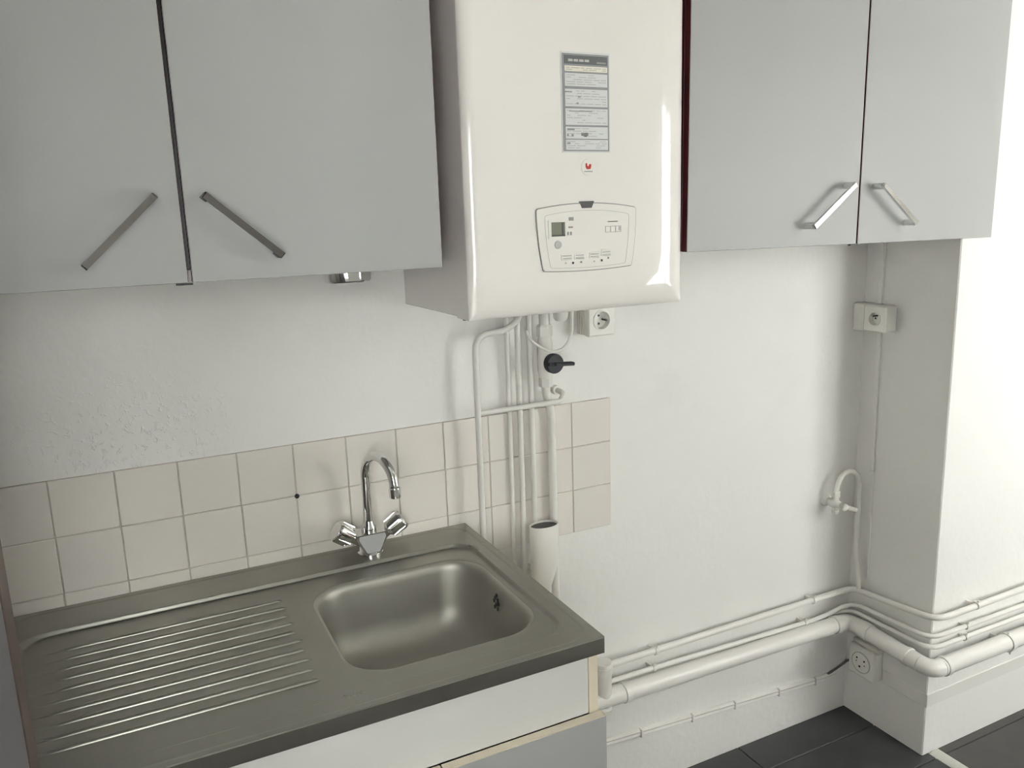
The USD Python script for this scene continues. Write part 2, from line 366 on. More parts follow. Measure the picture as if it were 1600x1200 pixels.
def face(x, z): return float(cover_y(np.array(x), np.array(z)))
def flat(x0, x1, z0, z1, lift, th=.0006):
    """thin plate lying on the boiler's front"""
    y = min(face(x, z) for x in (x0, x1) for z in (z0, z1)); y = min(y, face((x0 + x1) / 2, (z0 + z1) / 2))
    return bx(x0, x1, y - lift - th, y - lift, z0, z1)
def flat_in(xa, xb, za, zb, y, th=.0004): return bx(xa, xb, y - th, y, za, zb)
# information sticker
sx0, sx1, sz0, sz1 = .8865, .981, 1.674, 1.8365
ys = face((sx0 + sx1) / 2, 1.75) - .0006
sk = obj('information_sticker', bx(sx0 - .0025, sx1 + .0025, ys, ys + .0012, sz0 - .0025, sz1 + .003), 'label_paper', bo, smooth=False, label='grey and white printed information sticker')
obj('sticker_ground', flat_in(sx0, sx1, sz0, sz1, ys), 'label_grey', sk, smooth=False)
obj('sticker_heading', flat_in(sx0 + .004, sx1 - .003, 1.8195, 1.8335, ys - .0004), 'label_head', sk, smooth=False)
rows = [(1.8075, 1.8165), (1.783, 1.8045), (1.7495, 1.7785), (1.7185, 1.7460), (1.6955, 1.7155), (1.6765, 1.6935)]
for q, (a, b) in enumerate(rows):
    obj('sticker_field', flat_in(sx0 + .005, sx1 - .003, a, b, ys - .0004), 'label_cream' if q == 0 else 'label_paper', sk, smooth=False)
rng = np.random.default_rng(3); bars, dark = [], []
yb = ys - .0008
for a, b in [(1.8235, 1.8275)]: bars += [flat_in(sx0 + .012 + .011 * k, sx0 + .021 + .011 * k, a, b, yb) for k in range(4)]
dark += [flat_in(sx1 - .025, sx1 - .006, 1.8215, 1.8245, yb)]
for q, (a, b) in enumerate(rows):
    n = max(2, int((b - a) / .0042))
    for r in range(n):
        z = b - .003 - r * (b - a - .003) / n; x = sx0 + .008
        while x < sx1 - .012:
            wd = rng.uniform(.006, .019)
            if rng.random() < .66: bars.append(flat_in(x, min(x + wd, sx1 - .006), z - .0008, z + .0005, yb))
            x += wd + .003
dark += [flat_in(.9225, .937, 1.7005, 1.7055, yb), flat_in(.929, .934, 1.6985, 1.7005, yb), flat_in(.8945, .909, 1.7095, 1.7125, yb), flat_in(.894, .897, 1.699, 1.703, yb), flat_in(.903, .907, 1.699, 1.703, yb),
         flat_in(.917, .9225, 1.7645, 1.7665, yb), flat_in(.914, .918, 1.753, 1.756, yb), flat_in(.891, .905, 1.7725, 1.7745, yb), flat_in(.899, .946, 1.7408, 1.7424, yb), flat_in(.894, .900, 1.686, 1.689, yb)]
obj('print', bars, 'ink_pale', sk, smooth=False)
obj('print', dark, 'ink_mid', sk, smooth=False)
# round emblem: red mark over a short line of dark lettering
ec = (.9365, 1.6465); ye = face(*ec) - .0002
em = obj('emblem', lathe([(0, 0), (.0145, 0), (.0145, .0006), (.0138, .001), (0, .001)], (ec[0], ye, ec[1]), (0, -1, 0), 36), 'panel_white', bo, label='round white emblem with a red mark')
mk = Polygon([(-.0056, .0055), (-.0026, .0068), (-.0022, .002), (.0008, .0005), (.0016, .0045), (.006, .0046), (.006, .0005), (.0042, -.0038), (-.003, -.0042), (-.0056, -.001)])
from shapely import affinity
obj('red_mark', extrude(affinity.translate(mk, ec[0] - .0002, ec[1] + .001), ye - .0010, ye - .0013), 'red', em, smooth=False)
obj('lettering', [bx(ec[0] - .0088 + .0016 * k, ec[0] - .0088 + .0016 * k + .0012, ye - .0013, ye - .001, ec[1] - .0080, ec[1] - .0063) for k in range(11)], 'ink_mid', em, smooth=False)
# control panel
def arc_pts(p, q, sag, n=14):
    p, q = np.array(p), np.array(q); t = np.linspace(0, 1, n)[:, None]; nrm = np.array([-(q - p)[1], (q - p)[0]]); nrm /= np.linalg.norm(nrm)
    return [tuple(v) for v in p + (q - p) * t + nrm * sag * 4 * t * (1 - t)]
tl, tr, br, bl = (.8275, 1.5765), (1.0385, 1.5755), (1.0285, 1.4675), (.8395, 1.4665)
panel = Polygon(arc_pts(tl, tr, .0095) + arc_pts(tr, br, .003)[1:] + arc_pts(br, bl, .0035)[1:] + arc_pts(bl, tl, .003)[1:-1]).buffer(-.006).buffer(.006)
yp = face(.931, 1.52)
obj('panel_groove', extrude(panel.difference(panel.buffer(-.0026)), yp - .0006, yp + .004), 'ink_mid', bo, smooth=False, label='dark joint around the control panel')
cp = obj('control_panel', extrude(panel.buffer(-.0017), yp - .0022, yp + .004), 'panel_white', bo, smooth=20)
yq = yp - .0022
inner = affinity.translate(affinity.scale(panel, .84, .84), 0, -.0035)
obj('panel_inset', extrude(inner.difference(inner.buffer(-.0008)), yq - .0003, yq + .001), 'ink_pale', cp, smooth=False)
notch = Polygon([(.917, 1.5868), (.945, 1.5868), (.9405, 1.5768), (.9215, 1.5768)]).buffer(.001)
obj('panel_catch', extrude(notch, yq - .0008, yq + .002), 'ink', cp, smooth=False, label='dark finger notch')
bez = sbox(.8515, 1.5245, .8885, 1.556)
obj('display_frame', extrude(bez.difference(sbox(.857, 1.5278, .885, 1.5525)), yq - .0015, yq + .0005), 'plastic', cp, smooth=False)
obj('display', bx(.857, .885, yq - .0006, yq, 1.5278, 1.5525), 'lcd', cp, smooth=False, label='grey-green display')
obj('display_shade', [bx(.8785, .882, yq - .001, yq - .0005, 1.5285, 1.5515), bx(.858, .885, yq - .001, yq - .0005, 1.5283, 1.5305)], 'ink', cp, smooth=False)
for (a, b, c2, d2) in ((.8935, .903, 1.5545, 1.5605), (.8925, .9015, 1.5415, 1.5445), (.8895, .893, 1.529, 1.535), (.8955, .899, 1.529, 1.535)):
    obj('symbol', bx(a, b, yq - .0006, yq, c2, d2), 'ink_mid', cp, smooth=False)
obj('round_button', lathe([(0, 0), (.0072, 0), (.0068, .0015), (0, .0022)], (.8705, yq, 1.5132), (0, -1, 0), 24), 'ink_pale', cp)
for (a, b, c2, d2) in ((.8755, .8985, 1.4855, 1.4955), (.903, .9245, 1.4855, 1.495), (.934, .956, 1.4860, 1.4970), (.960, .9815, 1.4885, 1.5015)):
    bt = obj('button', bx(a, b, yq - .0018, yq, c2, d2, .0012), 'panel_white', cp, smooth=False)
    obj('button_legend', [bx(a + .003, b - .002, yq - .0022, yq - .0015, c2 + .0062, c2 + .0085), bx(a + .003, b - .002, yq - .0022, yq - .0015, c2 + .0018, c2 + .004)], 'ink_pale', cp, smooth=False)
for (a, c2, s, k) in ((.884, 1.4785, .003, 'ink_pale'), (.8985, 1.4775, .004, 'ink'), (.916, 1.4785, .0035, 'ink_mid'), (.944, 1.4785, .003, 'ink_pale'), (.9595, 1.479, .004, 'ink'), (.974, 1.483, .0035, 'ink_mid')):
    obj('symbol', bx(a, a + s, yq - .0006, yq, c2, c2 + s), k, cp, smooth=False)
gg = sbox(.970, 1.531, 1.004, 1.5425)
obj('gauge_frame', [extrude(gg.difference(gg.buffer(-.0012)), yq - .0008, yq + .0005), bx(.981, .982, yq - .0008, yq, 1.531, 1.5425), bx(.992, .993, yq - .0008, yq, 1.531, 1.5425), bx(.999, 1.0025, yq - .0008, yq, 1.534, 1.541)], 'ink_pale', cp, smooth=False)
obj('gauge_lettering', [bx(.9755 + .0022 * k, .9772 + .0022 * k, yq - .0006, yq, 1.5492, 1.5513) for k in range(10)], 'ink_mid', cp, smooth=False)

# ------------------------------------------------------------------ pipes under the boiler
ZP = 0.447                                           # they drop behind the worktop
a = thing('gas_pipe', 'thin white pipe looping out left under the boiler, leftmost of its pipes', 'pipe', (.840, -.046, ZP))
obj('riser', tube(smooth_path([(.840, -.046, ZP), (.840, -.046, 1.316), (.913, -.046, 1.320), (.950, -.046, 1.342), (.957, -.046, 1.3885)], [.045, .03, .02]), .0070), 'pipe_paint', a)
obj('branch', tube(smooth_path([(.840, -.046, 1.141), (1.050, -.046, 1.143), (1.058, -.044, 1.160), (1.059, -.010, 1.162)], [.014, .012]), .0060), 'pipe_paint', a, label='horizontal branch in front of the other pipes')
obj('wall_bracket', [cyl((1.059, 0, 1.162), (1.059, -.014, 1.162), .011, 16)], 'pipe_paint', a)
for nm, x, y, r, lab in (('heating_pipe', .932, -.014, .0055, 'thinnest white pipe against the wall under the boiler, second from left'),
                         ('heating_pipe', .956, -.020, .0068, 'white vertical pipe passing just left of the open plastic sleeve'),
                         ('heating_pipe', .987, -.019, .0068, 'white vertical pipe running down behind the open plastic sleeve')):
    t = thing(nm, lab, 'pipe', (x, y, ZP))
    obj('riser', tube([(x, y, ZP), (x, y, 1.3885)], r), 'pipe_paint', t)
    obj('nut', [lathe([(0, 0), (r + .005, 0), (r + .005, .012), (r + .002, .016), (0, .016)], (x, y, 1.372), (0, 0, 1), 6)], 'pipe_paint', t, smooth=False)
g = thing('gas_supply_pipe', 'thick white pipe with a black valve handle under the boiler', 'pipe', (1.024, -.021, ZP))
obj('riser', tube(smooth_path([(1.038, -.021, ZP), (1.037, -.021, 1.115), (1.022, -.025, 1.165), (1.022, -.025, 1.20)], .02), .0098), 'pipe_paint', g)
obj('riser', tube([(1.020, -.03, 1.29), (1.020, -.03, 1.3885)], .0125), 'pipe_paint', g)
obj('nut', lathe([(0, 0), (.016, 0), (.016, .020), (.013, .024), (0, .024)], (1.022, -.026, 1.178), (0, 0, 1), 6), 'pipe_paint', g, smooth=False)
obj('nut', lathe([(0, 0), (.0185, 0), (.0185, .022), (.015, .027), (0, .027)], (1.020, -.03, 1.296), (0, 0, 1), 6), 'pipe_paint', g, smooth=False)
obj('valve_body', [lathe([(0, 0), (.014, 0), (.018, .02), (.0185, .05), (.018, .08), (.014, .1), (0, .1)], (1.021, -.028, 1.198), (0, 0, 1), 20), cyl((1.021, -.03, 1.238), (1.021, -.062, 1.238), .012, 18)], 'pipe_paint', g)
k = obj('valve_handle', lathe([(0, 0), (.0215, 0), (.0228, .003), (.0228, .014), (.0205, .018), (0, .018)], (1.021, -.060, 1.238), (0, -1, 0), 28), 'valve_black', g, label='black round valve handle with pointer')
obj('pointer', [turn(bx(1.016, 1.066, -.088, -.070, 1.234, 1.242, .002), (0, 1, 0), 4, (1.021, -.075, 1.238)), turn(bx(1.002, 1.040, -.083, -.077, 1.2345, 1.2415, .001), (0, 1, 0), 4, (1.021, -.075, 1.238))], 'valve_black', k, smooth=False)
h = thing('overflow_hose', 'thin white hose looping down under the boiler beside the grey socket', 'hose', (1.073, -.07, 1.27))
from scipy.interpolate import CubicSpline
hp = np.array([(1.066, -.072, 1.400), (1.069, -.072, 1.342), (1.062, -.076, 1.298), (1.037, -.082, 1.272), (1.004, -.080, 1.270), (.972, -.070, 1.290), (.962, -.055, 1.315)])
cs = CubicSpline(np.arange(len(hp)), hp); obj('hose', tube(cs(np.linspace(0, len(hp) - 1, 60)), .0034, 10), 'pvc', h)
obj('nozzle', tube([(1.066, -.072, 1.372), (1.066, -.072, 1.3885)], .006), 'pvc', h)
dr = thing('boiler_drain', 'wide white plastic fitting under the boiler above the valve', 'pipe fitting', (1.036, -.05, 1.335))
obj('cup', lathe([(0, 0), (.012, 0), (.016, .006), (.019, .03), (.019, .066), (0, .066)], (1.036, -.078, 1.335), (0, 0, 1), 24), 'pvc', dr)
obj('collar', lathe([(0, 0), (.021, 0), (.021, .007), (0, .007)], (1.036, -.078, 1.366), (0, 0, 1), 24), 'pvc', dr)
# open plastic sleeve, notched at its lower right
sl_c, sl_r = (.986, -.080), .0365
import manifold3d as m3
outer = m3.Manifold.cylinder(.24, sl_r, sl_r, 56).translate((sl_c[0], sl_c[1], .62)) - m3.Manifold.cylinder(.50, sl_r - .0024, sl_r - .0024, 56).translate((sl_c[0], sl_c[1], .38))
cut = m3.Manifold.cube((.09, .2, .5)).translate((.0, -.1, -.5)).rotate((0, 24, 0)).translate((sl_c[0] + .030, sl_c[1], .775))
oval = lambda m: m.translate((0, -sl_c[1], 0)).scale((1, .66, 1)).translate((0, -.066, 0))
mm = oval(outer - cut).to_mesh()
sl = thing('pipe_sleeve', 'open-topped white plastic tube standing behind the sink corner', 'plastic tube', (sl_c[0], -.066, .62))
obj('wall_clip', bx(sl_c[0] - .0215, sl_c[0] - .0085, -.046, 0, .72, .74, .002), 'pvc', sl, smooth=False)
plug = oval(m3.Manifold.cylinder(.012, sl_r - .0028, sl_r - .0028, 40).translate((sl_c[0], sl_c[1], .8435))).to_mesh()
obj('sleeve', trimesh.Trimesh(mm.vert_properties[:, :3], mm.tri_verts), 'pvc', sl, smooth=30)
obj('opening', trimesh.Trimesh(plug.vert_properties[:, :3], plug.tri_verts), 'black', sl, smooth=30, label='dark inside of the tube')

# ------------------------------------------------------------------ sockets
def socket_face(c, n, up, side, parent, scale=1.0, holes=3, proud=0.0):
    """round socket insert on a plate: c centre on the plate, n outward normal"""
    c, n, up, side = (np.array(v, float) for v in (c, n, up, side))
    r = .0205 * scale
    obj('socket_well', lathe([(r + .0035, 0), (r + .0035, .0015), (r, .0018), (r - .0012, -.0150), (0, -.0150)], c, n, 36), 'plastic', parent)
    hs = [c + n * -.0147 + side * s * .0095 * scale for s in (-1, 1)]
    obj('contact_hole', lathe([(0, 0), (.0027, 0), (.0027, .0006), (0, .0006)], hs[0], n, 14), 'black', parent)
    obj('contact_hole', lathe([(0, 0), (.0027, 0), (.0027, .0006), (0, .0006)], hs[1], n, 14), 'black', parent)
    pin = c + up * .010 * scale
    obj('earth_pin', tube([pin + n * -.015, pin + n * .004], .0024, 12), 'satin', parent, label='metal earth pin')
def square_box(parent, c, n, w, dep, ch, hole, mat_, name='plate'):
    """square surface box: front centre c, outward normal n (±x or -y); a round well is cut through its front"""
    c = np.array(c, float)
    if abs(n[1]) > .5: m = bx(c[0] - w / 2, c[0] + w / 2, c[1], c[1] + dep, c[2] - w / 2, c[2] + w / 2, ch)
    else: m = bx(c[0], c[0] + dep, c[1] - w / 2, c[1] + w / 2, c[2] - w / 2, c[2] + w / 2, ch)
    if hole:
        A = m3.Manifold.hull_points(np.asarray(m.vertices))
        cy = lathe([(0, 0), (hole, 0), (hole, .03), (0, .03)], c - np.array(n) * .0165, n, 36)
        B = m3.Manifold.hull_points(np.asarray(cy.vertices))
        q = (A - B).to_mesh(); 
        if len(q.tri_verts): m = trimesh.Trimesh(q.vert_properties[:, :3], q.tri_verts)
    return obj(name, m, mat_, parent, smooth=25)
s1 = thing('wall_socket', 'white surface socket on a ribbed box, just under the boiler', 'socket', (1.161, 0, 1.322))
square_box(s1, (1.161, -.052, 1.3225), (0, -1, 0), .0735, .020, .003, .0207, 'plastic')
sb = obj('back_box', bx(1.126, 1.196, -.0325, 0, 1.288, 1.357, .001), 'plastic_cream', s1, smooth=False)
obj('rib', [bx(1.1235, 1.127, y - .0022, y + .0022, 1.289, 1.356) for y in (-.029, -.021, -.013, -.005)], 'plastic_cream', sb, smooth=False)
socket_face((1.161, -.052, 1.3225), (0, -1, 0), (1, 0, 0), (0, 0, 1), s1, 1.0)

s2 = thing('wall_socket', 'white surface socket with a blank module, high in the wall corner', 'socket', (CX, -.06, 1.254))
square_box(s2, (2.034, -.0775, 1.2535), (-1, 0, 0),   .0745, .046, .004, .0175, 'plastic')
socket_face((2.034, -.0775, 1.2535), (-1, 0, 0), (0, 0, 1), (0, 1, 0), s2, .84)
obj('blank_module', bx(2.036, CX, -.0375, -.0015, 1.2145, 1.2925, .0035), 'plastic', s2, smooth=False)
du = thing('cable_duct', 'narrow white cable duct running up and down from the corner socket', 'cable duct', (CX, -.058, .47))
obj('upper_duct', bx(CX - .013, CX, -.064, -.050, 1.2905, 1.60, .002), 'paint', du, smooth=False)
obj('lower_duct', bx(CX - .010, CX, -.066, -.053, .80, 1.216, .002), 'paint', du, smooth=False)
obj('lower_duct', bx(CX - .005, CX, -.068, -.060, .465, .80, .0015), 'paint', du, smooth=False)

s3 = thing('wall_socket', 'large square white socket low in the wall corner, under the waste pipe', 'socket', (CX, -.085, .20))
square_box(s3, (2.045, -.0905, .2075), (-1, 0, 0), .094, .040, .004, None, 'plastic')
obj('socket_top', bx(2.057, CX, -.1405, -.046, .2545, .268, .002), 'plastic_cream', s3, smooth=False)
obj('socket_ring', lathe([(.0335, 0), (.0335, .0014), (.0312, .0014), (.031, 0)], (2.0452, -.0905, .2075), (-1, 0, 0), 40), 'ink_pale', s3)
obj('socket_insert', lathe([(0, 0), (.0305, 0), (.0300, .0022), (0, .0022)], (2.0452, -.0905, .2075), (-1, 0, 0), 40), 'plastic', s3)
for dy, dz, rr in ((.014, .012, .0028), (-.013, .010, .0028), (.003, -.013, .0034), (.015, .001, .0018), (-.014, -.004, .0018)):
    obj('contact_hole', lathe([(0, 0), (rr, 0), (rr, .0006), (0, .0006)], (2.0429, -.0905 + dy, .2075 + dz), (-1, 0, 0), 14), 'black', s3)

# trunking along the foot of the walls
tk = thing('cable_trunking', 'flat white cable trunking low on the projecting wall block, right of the socket', 'cable duct', (CX, CYF, .18))
obj('trunking_side', bx(CX - .005, CX, CYF - .005, -.138, .157, .199, .002), 'pvc', tk, smooth=False)
obj('trunking_front', bx(CX - .005, RX, CYF - .005, CYF, .157, .199, .002), 'pvc', tk, smooth=False)
tb = thing('cable_trunking', 'thin white cable strip sagging along the back wall above the floor', 'cable duct', (1.5, 0, .16))
def strip(p, q, w, d):
    """half-round strip between p and q (x, z) on the back wall"""
    p, q = np.array(p, float), np.array(q, float); V = []
    dirv = (q - p) / np.linalg.norm(q - p); up = np.array([-dirv[1], dirv[0]])
    prof = [(-w / 2, 0), (-w / 2, d * .55), (-w * .28, d), (w * .02, d * .8), (w * .28, d), (w / 2, d * .5), (w / 2, 0)]
    for e in (p, q):
        for s, t in prof: V.append((e[0] + up[0] * s, -t, e[1] + up[1] * s))
    n = len(prof); F = []
    for i in range(n - 1): F += [(i, i + 1, n + i + 1), (i, n + i + 1, n + i)]
    for i in range(1, n - 1): F += [(0, i + 1, i), (n, n + i, n + i + 1)]
    m = trimesh.Trimesh(V, F, process=False); m.fix_normals(); return m
obj('strip', strip((.83, .2025), (1.985, .1275), .020, .011), 'pvc', tb, smooth=20)
obj('strip', strip((1.985, .1275), (2.036, .1285), .020, .011), 'pvc', tb, smooth=20)
for x in (1.30, 1.475, 1.63, 1.80, 1.95):
    z = .2025 + (x - .83) * (.1275 - .2025) / 1.155
    obj('clip', bx(x - .004, x + .004, -.0135, 0, z - .013, z + .013, .002), 'pvc', tb, smooth=False)
obj('cable', tube(smooth_path([(2.0, -.004, .134), (2.045, -.008, .150), (2.062, -.030, .182), (2.062, -.05, .19)], .02), .0035, 8), 'ink', tb, label='dark cable end entering the low socket')

# ------------------------------------------------------------------ heating pipes and waste pipe along the wall foot
def clip_back(parent, x, y, z, r):
    obj('clip', [lathe([(r, -.004), (r + .003, -.004), (r + .003, .004), (r, .004)], (x, y, z), (1, 0, 0), 20), bx(x - .004, x + .004, y + r, 0.0, z - .004, z + .004), cyl((x, y - r * .6, z + r), (x, y - r * .6, z + r + .008), .003, 8)], 'pipe_paint', parent)
def clip_front(parent, x, y, z, r):
    obj('clip', [lathe([(r, -.004), (r + .003, -.004), (r + .003, .004), (r, .004)], (x, y, z), (1, 0, 0), 20), bx(x - .004, x + .004, y + r, CYF, z - .004, z + .004), cyl((x, y - r * .6, z + r), (x, y - r * .6, z + r + .008), .003, 8)], 'pipe_paint', parent)
XE = RX - 0.01
h1 = thing('heating_pipe', 'upper white heating pipe along the wall foot, fed from the wall tap', 'pipe', (1.2, -.03, .42))
obj('run', tube(smooth_path([(.62, -.03, .420), (2.060, -.03, .424), (2.060, -.314, .446), (XE, -.314, .452)], [.032, .05]), .0090, 16), 'pipe_paint', h1)
clip_back(h1, 1.90, -.03, .4235, .009); clip_back(h1, 1.33, -.03, .4215, .009); clip_front(h1, 2.225, -.314, .449, .009)
h2 = thing('heating_pipe', 'thin middle white heating pipe along the wall foot, with a clip at each bend', 'pipe', (1.2, -.03, .37))
obj('run', tube(smooth_path([(.62, -.030, .382), (1.20, -.030, .3745), (1.95, -.030, .3565), (2.058, -.030, .378), (2.058, -.304, .387), (XE, -.304, .376)], [.1, .06, .06, .045]), .0068, 14), 'pipe_paint', h2)
clip_back(h2, 1.325, -.030, .3715, .0068); clip_back(h2, 1.87, -.030, .3585, .0068); clip_front(h2, 2.205, -.304, .3855, .0068)
h3 = thing('heating_pipe', 'thin lower white heating pipe directly above the waste pipe at the wall corner', 'pipe', (2.06, -.2, .35))
obj('run', tube(smooth_path([(.62, -.0085, .345), (2.0, -.0085, .340), (2.061, -.030, .352), (2.061, -.302, .352), (XE, -.302, .337)], [.03, .05, .045]), .0068, 14), 'pipe_paint', h3)
clip_front(h3, 2.205, -.302, .350, .0068)
wp = thing('waste_pipe', 'thick white plastic waste pipe with couplings along the wall foot', 'pipe', (1.2, -.04, .335))
RB = .0245
pb = [(.62, -.0465, .350), (2.032, -.0465, .330), (2.032, -.330, .312), (XE, -.330, .288)]
full = smooth_path(pb, [.035, .035])                 # straight lengths and two elbows
for nm, q in (('pipe_length', full[0:2]), ('elbow', full[1:8]), ('pipe_length', full[7:9]), ('elbow', full[8:15]), ('pipe_length', full[14:16])):
    obj(nm, tube(q, RB, 24), 'pvc', wp)
def coupling(p, d, L=.034, k=.0028):
    d = np.array(d, float); d /= np.linalg.norm(d); p = np.array(p, float)
    obj('coupling', lathe([(RB, 0), (RB + k, .001), (RB + k, L - .001), (RB, L)], p - d * L / 2, d, 28), 'pvc', wp)
lerp = lambda a, b, t: np.array(a) * (1 - t) + np.array(b) * t
coupling((1.222, -.0465, .3415), np.subtract(pb[1], pb[0]), .018)
coupling((1.978, -.0465, .3308), np.subtract(pb[1], pb[0]), .020)
coupling(lerp(pb[1], pb[2], .24), np.subtract(pb[2], pb[1]), .030)
coupling(lerp(pb[1], pb[2], .74), np.subtract(pb[2], pb[1]), .012)
coupling((2.082, -.330, .3113), np.subtract(pb[3], pb[2]), .016)
coupling((2.362, -.330, .3073), np.subtract(pb[3], pb[2]), .012)
obj('clip', [lathe([(RB, -.004), (RB + .004, -.004), (RB + .004, .004), (RB, .004)], (2.352, -.330, .3075), (1, 0, 0), 28), bx(2.348, 2.356, -.306, CYF, .30, .315), cyl((2.352, -.335, .3075 + RB), (2.352, -.335, .3075 + RB + .010), .003, 8), cyl((2.352, -.345, .3075 - RB - .006), (2.352, -.345, .3075 - RB + .004), .003, 8)], 'pvc', wp)
obj('tee', [tube([(1.155, -.045, .300), (1.155, -.045, .447)], .0235, 22), lathe([(0, 0), (.0265, 0), (.0265, .03), (0, .03)], (1.155, -.045, .290), (0, 0, 1), 22), lathe([(0, 0), (.0262, 0), (.0262, .018), (0, .018)], (1.155, -.045, .418), (0, 0, 1), 22)], 'pvc', wp)

# wall tap with its looped pipe
tp = thing('wall_tap', 'white-painted washing-machine tap with looped pipe in the wall corner', 'tap', (1.964, 0, .715))
obj('flange', [lathe([(0, 0), (.019, 0), (.017, .006), (.011, .012), (.009, .03), (0, .03)], (1.964, 0, .715), (0, -1, 0), 24)], 'pipe_paint', tp)
obj('tap_body', [lathe([(0, 0), (.010, 0), (.014, .008), (.0145, .022), (.011, .030), (.009, .042), (0, .042)], (1.964, -.016, .715), (0, -1, 0), 24), tube([(1.964, -.038, .715), (1.964, -.038, .745)], .0095), lathe([(0, 0), (.013, 0), (.013, .014), (0, .014)], (1.964, -.038, .737), (0, 0, 1), 6)], 'pipe_paint', tp, smooth=30)
obj('spout', [lathe([(.0085, .024), (.0085, .010), (.0105, .008), (.0105, 0), (.0075, 0), (.0075, .014)], (1.964, -.038, .685), (0, 0, 1), 20)], 'pipe_paint', tp)
obj('spout_bore', lathe([(0, 0), (.0076, 0), (.0076, .003), (0, .003)], (1.964, -.038, .6875), (0, 0, 1), 16), 'black', tp, label='dark spout opening')
hb = trimesh.convex.convex_hull(np.vstack([ball((1.933, -.098, .722), .006).vertices, ball((1.964, -.076, .716), .008).vertices])); hb2 = trimesh.convex.convex_hull(np.vstack([ball((1.972, -.102, .714), .0065).vertices, ball((1.964, -.076, .715), .008).vertices]))
obj('tap_handle', [hb, hb2, cyl((1.964, -.070, .715), (1.964, -.082, .715), .009, 16)], 'pipe_paint', tp)
th = np.linspace(math.pi, 0, 22); cx, rx = (1.964 + 2.058) / 2, (2.058 - 1.964) / 2
lp = [(1.964, -.038, .745)] + [(cx + rx * math.cos(t), -.038, .748 + .056 * math.sin(t)) for t in th] + [(2.058, -.038, .60), (2.058, -.040, .53), (2.059, -.050, .48), (2.060, -.056, .43)]
obj('looped_pipe', tube(lp, .0078, 14), 'pipe_paint', tp)

# ------------------------------------------------------------------ stainless sink top
SX0, SX1, SY0, SY1, SZ = -0.103, 0.8115, -0.0095, -0.600, 0.8800
bxa, bxb, bya, byb, brd = .413, .759, -.504, -.162, .075      # bowl opening
def sstep(d, w): t = np.clip(d / w + .5, 0, 1); return t * t * (3 - 2 * t)
RID = [-.175 - .0337 * i for i in range(10)]
def top_z(x, y):
    d1 = rrect_dist(x, y, SX0 + .017, .7965, -.588, -.022, .045)
    d2 = rrect_dist(x, y, SX0 + .035, .772, -.552, -.106, .05)
    z = SZ - .0012 * sstep(-d1, .006) - .0072 * sstep(-d2, .0050)
    xr0, xr1 = -.045, .366
    for i, ry in enumerate(RID):
        w = np.clip((x - xr0) / .09, 0, 1); w = w * w * (3 - 2 * w); e = np.clip((xr1 + .003 * (i % 2) - x) / .010, 0, 1); e = e * e * (3 - 2 * e)
        z = z + .0036 * np.sqrt(np.maximum(1 - ((y - ry) / .0046) ** 2, 0)) * w * e
    return z
def grid_mesh(xs, ys):
    X, Y = np.meshgrid(xs, ys, indexing='ij'); Z = top_z(X, Y); n = len(ys)
    V = np.stack([X, Y, Z], -1).reshape(-1, 3); i, k = np.meshgrid(np.arange(len(xs) - 1), np.arange(n - 1), indexing='ij'); a = (i * n + k).ravel()
    F = np.vstack([np.stack([a, a + n, a + n + 1], 1), np.stack([a, a + n + 1, a + 1], 1)])
    return trimesh.Trimesh(V, F, process=False)
XS = .387
g1 = grid_mesh(np.unique(np.concatenate([np.linspace(SX0, .34, 70), np.linspace(.34, XS, 32)])), np.unique(np.concatenate([np.linspace(SY1, SY0, 240)] + [ry + .0048 * np.sin(np.linspace(-1, 1, 17) * math.pi / 2) for ry in RID] + [-.106 + .0035 * np.linspace(-1, 1, 15), -.022 + .004 * np.linspace(-1, 1, 9)])))
YB = -.132
g3 = grid_mesh(np.linspace(XS, SX1, 190), np.unique(np.concatenate([np.linspace(YB, SY0, 50), -.106 + .0035 * np.linspace(-1, 1, 15), -.022 + .004 * np.linspace(-1, 1, 9)])))
# ring loft round the bowl
NA = 320
def rr_point(ang, x0, x1, y0, y1, r):
    """points on a rounded rectangle along rays from its centre"""
    c = np.array([(x0 + x1) / 2, (y0 + y1) / 2]); out = []
    for a in ang:
        d = np.array([math.cos(a), math.sin(a)]); lo, hi = 0.0, 1.0
        for _ in range(40):
            m = (lo + hi) / 2; p = c + d * m
            if rrect_dist(p[0], p[1], x0, x1, y0, y1, r) < 0: lo = m
            else: hi = m
        out.append(c + d * lo)
    return np.array(out)
bc = np.array([(bxa + bxb) / 2, (bya + byb) / 2])
cor = [math.atan2(y - bc[1], x - bc[0]) for x in (XS, SX1) for y in (SY1, YB)]
ang = np.sort(np.concatenate([np.linspace(-math.pi, math.pi, NA, endpoint=False), cor]))
inn = rr_point(ang, bxa, bxb, bya, byb, brd); out = []
for a in ang:
    d = np.array([math.cos(a), math.sin(a)]); ts = []
    if d[0] > 1e-9: ts.append((SX1 - bc[0]) / d[0])
    if d[0] < -1e-9: ts.append((XS - bc[0]) / d[0])
    if d[1] > 1e-9: ts.append((YB - bc[1]) / d[1])
    if d[1] < -1e-9: ts.append((SY1 - bc[1]) / d[1])
    out.append(bc + d * min(ts))
out = np.array(out); NR = 110; V, F = [], []
for k in range(NR + 1):
    t = k / NR; p = inn * (1 - t) + out * t; z = top_z(p[:, 0], p[:, 1]) - .0022 * math.exp(-(t * 26))
    V.append(np.column_stack([p, z]))
n = len(ang)
for k in range(NR):
    i = np.arange(n); j = (i + 1) % n; F += [np.stack([k * n + i, (k + 1) * n + i, (k + 1) * n + j], 1), np.stack([k * n + i, (k + 1) * n + j, k * n + j], 1)]
g2 = trimesh.Trimesh(np.vstack(V), np.vstack(F), process=False)
